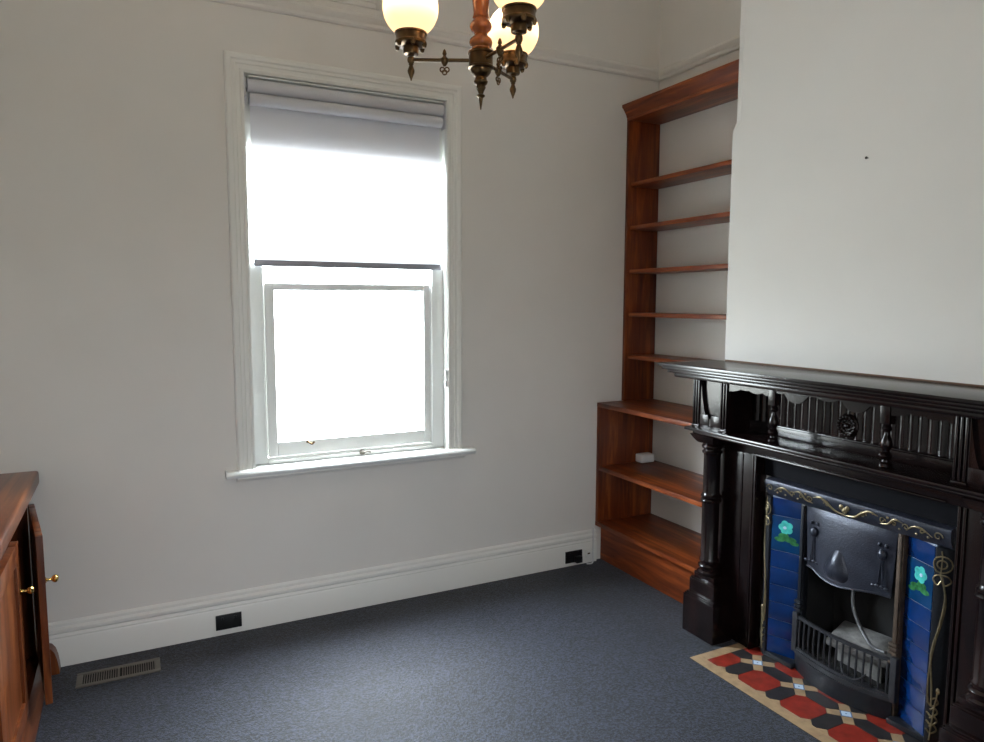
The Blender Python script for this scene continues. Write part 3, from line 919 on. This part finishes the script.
# splayed tile panels
UW = .128
def tile_panel(sg):
    P_out = Vector((2.3455, CY + sg * .336, 0)); P_in = Vector((2.390, CY + sg * .216, 0))
    uv = (P_in - P_out); L = uv.length; uv.normalize()
    nn = Vector((-uv.y, uv.x, 0))
    if nn.x > 0: nn = -nn
    T = Matrix(((uv.x, 0, nn.x, P_out.x), (uv.y, 0, nn.y, P_out.y), (0, 1, 0, 0), (0, 0, 0, 1)))
    m = MB()
    m.mat(1).box(0, L, .027, .698, -.012, 0, 0, T)
    ZT = .694; hh = .0742
    rows = []
    z = ZT
    for i, k in enumerate((1, 2, 1, 1, 1, 1, 1, 1)):
        rows.append((i, z - hh * k, z)); z -= hh * k
    m.mat(0)
    for i, za, zb in rows:
        if i == 1: continue
        m.box(.001, L - .001, max(za, .027) + .0011, zb - .0011, 0, .004, .0012, T)
    p = obj('tile_panel', m, ['blue', 'grout'], fi)
    _, za, zb = rows[1]
    m = MB()
    m.mat(0).box(.001, L - .001, za + .0011, zb - .0011, 0, .004, .0012, T)
    cxu, cz = L * .46, zb - .045
    def disc(u, z, ru, rz, lvl, mi):
        m.mat(mi).prism([(u + ru * cos(2 * pi * k / 14), z + rz * sin(2 * pi * k / 14)) for k in range(14)], 'z', .0038, .0042 + lvl * .0003, T)
    for k in range(5):
        a_ = pi / 2 + k * 2 * pi / 5 + .3
        disc(cxu + .016 * cos(a_), cz + .016 * sin(a_), .0145, .014, k, 1)
    disc(cxu - .004, cz - .001, .007, .006, 6, 3)
    for (u, z_, ru, rz) in ((.40, -.082, .022, .012), (.60, -.093, .027, .012), (.28, -.098, .022, .010), (.75, -.106, .018, .008), (.48, -.068, .007, .020)):
        disc(L * u, zb + z_, ru, rz, 1 + random.randint(0, 3), 2)
    q = obj('flower_tile', m, ['bluef', 'petal', 'leaf', 'twht'], p)
    q['label'] = 'blue tile with turquoise flower and green leaves'
    return p
tile_panel(1); tile_panel(-1)

for sg in (1, -1):
    y0, y1 = sorted((CY + sg * .205, CY + sg * .338))
    obj('tile_sill', MB().box(2.338, 2.398, y0, y1, ZB, .0265, .003), 'iron', fi)
# inner frame posts with turned rings
for sg in (1, -1):
    y0, y1 = sorted((CY + sg * .190, CY + sg * .214))
    s = MB().box(2.366, 2.398, y0, y1, ZB, .694, .004)
    yc_ = CY + sg * .202
    s.box(2.360, 2.368, yc_ - .007, yc_ + .007, .26, .690, .003)
    for z in (.292, .276, .260, .225):
        s.box(2.352, 2.372, y0 - .003, y1 + .003, z - .005, z + .005, .003)
    obj('post', s, 'rust' if sg < 0 else 'iron', fi)
# hood: convex canopy with shaped lower lip
HW = .188
def zlow(y):
    q = (y - CY) / HW
    return .452 - .012 * max(0, 1 - (q / .8) ** 2) - .010 * max(0, 1 - ((q - .25) / .5) ** 2) + .004 * max(0, 1 - ((q + .6) / .3) ** 2)
def hoodx(y, v):
    q = (y - CY) / HW
    return 2.372 - .036 * max(0, 1 - q * q) ** 1.1 * (1 - v) ** .6 - .004
s = MB()
def hf(u, v):
    y = CY - HW + 2 * HW * u
    z0 = zlow(y)
    return Vector((hoodx(y, v), CY + (y - CY) * (.93 + .07 * v), z0 + (.692 - z0) * v))
s.grid(hf, 40, 16)
def hb(u, v):
    p = hf(u, v); return Vector((p.x + .006, p.y, p.z))
s.grid(hb, 40, 16)
hood = obj('hood', s, 'ironb', fi, recalc=False)
g = MB().tube([hf(k / 24, 0) - Vector((.001, 0, 0)) for k in range(25)], .0042, 8, smooth=False)
obj('lip_bead', g, 'ironb', hood)
# pointed shield boss
s = MB()
def shield(u, v):
    a_ = 2 * pi * u
    # outline: pointed top, rounded bottom
    r = .050 * (1 + .15 * cos(3 * (a_ - pi / 2)))
    dy, dz = cos(a_) * r, sin(a_) * r * 1.15 + .004
    y = CY + .024 + dy * v; z = .494 + dz * v
    vv = min(1, max(0, (z - zlow(y)) / (.692 - zlow(y))))
    return Vector((hoodx(y, vv) - .020 * (1 - v ** 2.4), y, z))
s.grid(shield, 36, 7)
obj('shield_boss', s, 'ironb', hood, recalc=False)
s = MB()
def shield_rim(k):
    return shield(k / 36, 1.06) - Vector((.001, 0, 0))
s.tube([shield_rim(k) for k in range(37)], .0022, 6, smooth=False)
obj('shield_rim', s, 'ironb', hood)
for sg in (1, -1):
    s = MB()
    y = CY + sg * .142
    def hx_(y, z):
        return hoodx(y, min(1, max(0, (z - zlow(y)) / (.692 - zlow(y)))))
    s.ball((hx_(y, .600) - .004, y, .600), .013, .017, .021, seg=14)
    for d in (-.013, .013): s.ball((hx_(y, .632) - .003, y + d, .634), .006, .007, .008, seg=10)
    for d in (-.005, .005):
        s.tube([(hx_(y, .59) - .002, y + d * .4, .592), (hx_(y, .54) - .002, y + d, .54), (hx_(y, .49) - .002, y + d * 2.2, .487)], .0032, 6)
    for d in (-.024, -.008, .010, .026):
        s.ball((hx_(y, .482) - .002, y + d, .484 - abs(d) * .15), .006, .010, .007, seg=10)
    obj('tulip_relief', s, 'ironb', hood)
# firebox lining
s = MB()
s.box(2.400, 2.668, CY - .232, CY - .200, .012, .69).box(2.400, 2.668, CY + .200, CY + .232, .012, .69)
s.box(2.640, 2.668, CY - .20, CY + .20, .012, .69).box(2.400, 2.668, CY - .20, CY + .20, .660, .69)
s.box(2.400, 2.640, CY - .20, CY + .20, .012, .085)
obj('firebox', s, 'soot', fi)
# back brick cheek, sloping
s = MB().prism([(2.639, .086), (2.575, .086), (2.56, .30), (2.60, .46), (2.639, .46)], 'y', CY - .195, CY + .195)
obj('fireback', s, 'soot', fi)
# bowed grate
GW = .205
def bow(u, d=.050, x0=2.360):
    q = 2 * u - 1
    return x0 - d * (1 - q * q)
def gy(u): return CY - GW + 2 * GW * u
s = MB()
N = 24
def band(za, zb, d, x0, th):
    A = []
    for k in range(N + 1):
        u = k / N
        A.append([(bow(u, d, x0), gy(u), za), (bow(u, d, x0), gy(u), zb), (bow(u, d, x0) + th, gy(u), zb), (bow(u, d, x0) + th, gy(u), za)])
    V = [[s.bm.verts.new(p) for p in r_] for r_ in A]
    for p, q in zip(V, V[1:]):
        for k in range(4): s.bm.faces.new((p[k], p[(k + 1) % 4], q[(k + 1) % 4], q[k]))
    s.bm.faces.new(V[0]); s.bm.faces.new(V[-1][::-1])
band(.224, .235, .030, 2.358, .012)
obj('grate_rail', s, 'irong', fi)
s = MB()
band(.094, .104, .032, 2.357, .020)
band(.078, .094, .038, 2.352, .026)
obj('grate_shelf', s, 'irong', fi)
nb = 15
for k in range(nb):
    u = .045 + .91 * k / (nb - 1)
    xx = bow(u, .030, 2.358) + .006
    m = MB().tube([(xx - .001, gy(u), .104), (xx - .004, gy(u), .15), (xx - .002, gy(u), .19), (xx, gy(u), .228)], .0042, 8)
    obj('grate_bar', m, 'irong', fi)
for u in (-.01, 1.01):
    m = MB().box(bow(u, .030, 2.350), 2.372, gy(u) - .012, gy(u) + .012, .080, .246, .004)
    obj('grate_post', m, 'irong', fi)
s = MB()
band(ZB, .078, .056, 2.362, .020)
obj('ashpan_front', s, 'iron', fi)
s = MB().tube([(2.331, CY - .02, .150), (2.312, CY - .045, .122), (2.312, CY - .075, .116), (2.316, CY - .105, .126), (2.338, CY - .12, .145)], .003, 6)
obj('grate_handle', s, 'irong', fi)
# grey ceramic board lying in the grate
s = MB()
T = Matrix.Translation((2.470, CY - .020, .188)) @ Matrix.Rotation(R(8), 4, 'Z') @ Matrix.Rotation(R(-16), 4, 'Y')
s.box(-.075, .075, -.120, .120, -.014, .014, .010, T)
s.prism([(-.06, -.10), (-.05, .09), (.04, .10), (.05, -.08)], 'z', -.100, -.010, Matrix.Translation((2.485, CY - .02, .188)))
tag(obj('ash_block', s, 'ash'), 'grey-white ashy block lying in the iron grate', 'fire block')
s = MB().tube([(2.47, CY + .035, .44), (2.462, CY + .036, .36), (2.456, CY + .025, .31), (2.445, CY - .01, .262), (2.42, CY - .07, .225), (2.392, CY - .115, .2285), (2.375, CY - .165, .240)], .0065, 10)
tag(obj('gas_pipe', s, 'pipe'), 'thin curved grey pipe running down into the iron grate', 'pipe')

# ------------------------------------------------------------------ nail in the chimney breast
s = MB()
s.lathe([(.002, 0), (.002, .012), (.005, .012), (.005, .014)], (0, 0, 0), 10, T=Matrix.Translation((XB + .003, 1.709, 2.012)) @ Matrix.Rotation(R(-90), 4, 'Y'))
tag(obj('nail', s, 'nail'), 'small dark nail in the chimney breast wall above the mantelpiece', 'nail')

# ------------------------------------------------------------------ chandelier
HXc, HYc, HZc = .853, 1.745, 2.131
cd = thing('chandelier', 'brass and turned-wood chandelier with three lit amber globes', 'chandelier', (HXc, HYc, HZc))
c = (HXc, HYc, HZc)
st_ = [(.022, .024), (.0245, .028), (.024, .032), (.029, .037), (.031, .045), (.029, .053), (.021, .060), (.0175, .065), (.019, .070), (.026, .076), (.0295, .083), (.029, .091), (.023, .099), (.0195, .104), (.022, .108), (.021, .114), (.0195, .118), (.0225, .150), (.027, .20), (.031, .25), (.030, .31), (.022, .38), (.018, .42), (.026, .43), (.026, .44), (.018, .45), (.012, .47)]
obj('stem', MB().lathe(st_, c, 28), 'stem', cd)
obj('hub', MB().lathe([(.030, -.022), (.034, -.020), (.034, -.016), (.032, -.014), (.032, .014), (.034, .016), (.034, .021), (.026, .0235)], c, 32), 'abrass', cd)
fin = [(.0015, -.126), (.004, -.108), (.006, -.096), (.011, -.092), (.011, -.089), (.006, -.086), (.008, -.080), (.013, -.070), (.012, -.064), (.017, -.060), (.019, -.054), (.016, -.049), (.015, -.043), (.022, -.037), (.027, -.030), (.028, -.024), (.026, -.0225)]
obj('finial', MB().lathe(fin, c, 24), 'abrass', cd)
obj('rod', MB().lathe([(.006, .47), (.006, ZC - HZc - .04)], c, 12), 'abrass', cd)
obj('ceiling_cup', MB().lathe([(.012, ZC - HZc - .06), (.05, ZC - HZc - .03), (.06, ZC - HZc - .001)], c, 24), 'abrass', cd)
vd = Vector((HXc, HYc, 0)).normalized()
left = Vector((-vd.y, vd.x, 0))
AR = .184
for k in range(3):
    d = Matrix.Rotation(k * 2 * pi / 3, 3, 'Z') @ left
    p = Vector(c)
    tip = p + d * AR
    m = MB().tube([p + d * .030, tip], .0048, 10, smooth=False)
    m.lathe([(.004, -.012), (.009, -.006), (.010, 0), (.009, .006), (.004, .010)], tip, 16)
    arm = obj('arm', m, 'abrass', cd)
    mid = p + d * (AR * .52)
    o_ = MB()
    o_.lathe([(.003, -.016), (.007, -.010), (.010, -.004), (.010, .004), (.006, .008), (.004, .012), (.006, .016), (.004, .024), (.001, .028)], mid, 12)
    for dx in (-.006, .006, 0):
        q = mid + d * dx + Vector((0, 0, -.024 - (.007 if dx == 0 else 0)))
        o_.tube([q + d * (.006 * cos(a_)) + Vector((0, 0, .006 * sin(a_))) for a_ in [i * 2 * pi / 10 for i in range(11)]], .0021, 6, smooth=False)
    obj('arm_ornament', o_, 'abrass', arm)
    obj('drop_finial', MB().lathe([(.0015, -.053), (.003, -.047), (.009, -.032), (.0095, -.027), (.007, -.020), (.005, -.014), (.007, -.011)], tip, 16), 'abrass', arm)
    m = MB()
    m.lathe([(.008, .009), (.010, .012), (.019, .014), (.020, .018), (.020, .032), (.024, .035), (.036, .0355), (.041, .038), (.042, .044), (.040, .047), (.040, .062), (.0425, .064), (.0425, .068), (.039, .069), (.037, .066), (.036, .040), (.010, .038)], tip, 30)
    for i in range(6):   # little leaf drops around gallery
        a_ = i * pi / 3 + .3
        q = tip + Vector((.038 * cos(a_), .038 * sin(a_), .036))
        m.ball(q, .007, .007, .010, seg=8)
    obj('gallery', m, 'abrass', arm)
    gl = []
    gc = tip + Vector((0, 0, .130))
    for i in range(25):
        a_ = -1.06 + (1.10 + 1.06) * i / 24
        gl.append((.0725 * cos(a_), .0725 * sin(a_)))
    g = MB().lathe(gl, gc, 40, cap=False)
    gb = obj('globe_shade', g, 'globe', cd, recalc=True)
    b_ = MB().lathe([(.010, .042), (.010, .095), (.014, .105), (.022, .125), (.026, .145), (.022, .163), (.010, .172)], tip, 20)
    ob = obj('bulb', b_, 'bulb', gb)
    L = bpy.data.lights.new('lamp_glow', 'POINT'); L.energy = BULB_W; L.color = (1.0, .72, .46); L.shadow_soft_size = .012
    lo_ = bpy.data.objects.new('lamp_glow', L); COL.objects.link(lo_); lo_.location = tip + Vector((0, 0, .180))

# ------------------------------------------------------------------ light: overcast sky
W = bpy.data.worlds.new('sky'); S.world = W; W.use_nodes = True
bg = W.node_tree.nodes['Background']
bg.inputs['Color'].default_value = (.88, .95, 1.0, 1); bg.inputs['Strength'].default_value = SKY
# overcast sky above the horizon, duller pavement and gardens below it
wn = W.node_tree
wt = wn.nodes.new('ShaderNodeTexCoord'); wx = wn.nodes.new('ShaderNodeSeparateXYZ'); wr = wn.nodes.new('ShaderNodeValToRGB')
wn.links.new(wt.outputs['Generated'], wx.inputs[0]); 
wm = wn.nodes.new('ShaderNodeMapRange'); wm.inputs['From Min'].default_value = -1; wm.inputs['From Max'].default_value = 1
wn.links.new(wx.outputs['Z'], wm.inputs['Value']); wn.links.new(wm.outputs[0], wr.inputs['Fac'])
we = wr.color_ramp.elements
we[0].position = .47; we[0].color = (.20, .205, .20, 1)
we[1].position = .70; we[1].color = (.82, .90, 1.0, 1)
wk = we.new(.54); wk.color = (.42, .45, .48, 1)
wn.links.new(wr.outputs['Color'], bg.inputs['Color'])
sn = bpy.data.lights.new('hazy_sun', 'SUN'); sn.energy = SUN; sn.angle = R(32); sn.color = (1.0, .98, .95)
so = bpy.data.objects.new('hazy_sun', sn); COL.objects.link(so); so.location = (1.2, 5, 6)
so.rotation_euler = Vector((-.12, -.52, -.88)).to_track_quat('-Z', 'Y').to_euler()
def portal(loc, rot, sx, sy):
    L = bpy.data.lights.new('sky_portal', 'AREA'); L.shape = 'RECTANGLE'; L.size = sx; L.size_y = sy
    L.cycles.is_portal = True
    o = bpy.data.objects.new('sky_portal', L); COL.objects.link(o); o.location = loc; o.rotation_euler = rot
portal(((VX0 + VX1) / 2, YR - .21, (VZ0 + VZ1) / 2), (R(90), 0, 0), VX1 - VX0, VZ1 - VZ0)
portal(((OX0 + OX1) / 2, YW + .23, 1.5), (R(-90), 0, 0), .96, 1.5)

# ------------------------------------------------------------------ camera (solved from vanishing points)
cam = bpy.data.cameras.new('camera'); co = bpy.data.objects.new('camera', cam); COL.objects.link(co)
F, YAW, PITCH, ROLL = 708.6, .47075, .0988, -.0022
cam.sensor_fit = 'HORIZONTAL'; cam.sensor_width = 36; cam.lens = F / 984 * 36; cam.clip_start = .02
fwd = Vector((sin(YAW) * cos(PITCH), cos(YAW) * cos(PITCH), -sin(PITCH)))
right = Vector((cos(YAW), -sin(YAW), 0)); down = fwd.cross(right)
r2 = right * cos(ROLL) + down * sin(ROLL); d2 = down * cos(ROLL) - right * sin(ROLL)
co.matrix_world = Matrix(((r2.x, -d2.x, -fwd.x, 0), (r2.y, -d2.y, -fwd.y, 0), (r2.z, -d2.z, -fwd.z, 1.5), (0, 0, 0, 1)))
S.camera = co

S.view_settings.view_transform = 'Standard'; S.view_settings.look = 'None'
S.view_settings.gamma = 1; S.view_settings.use_curve_mapping = False
S.view_settings.exposure = 0.0
S.cycles.use_denoising = True
S.cycles.max_bounces = 12; S.cycles.diffuse_bounces = 8; S.cycles.transparent_max_bounces = 12
S.cycles.sample_clamp_indirect = 8
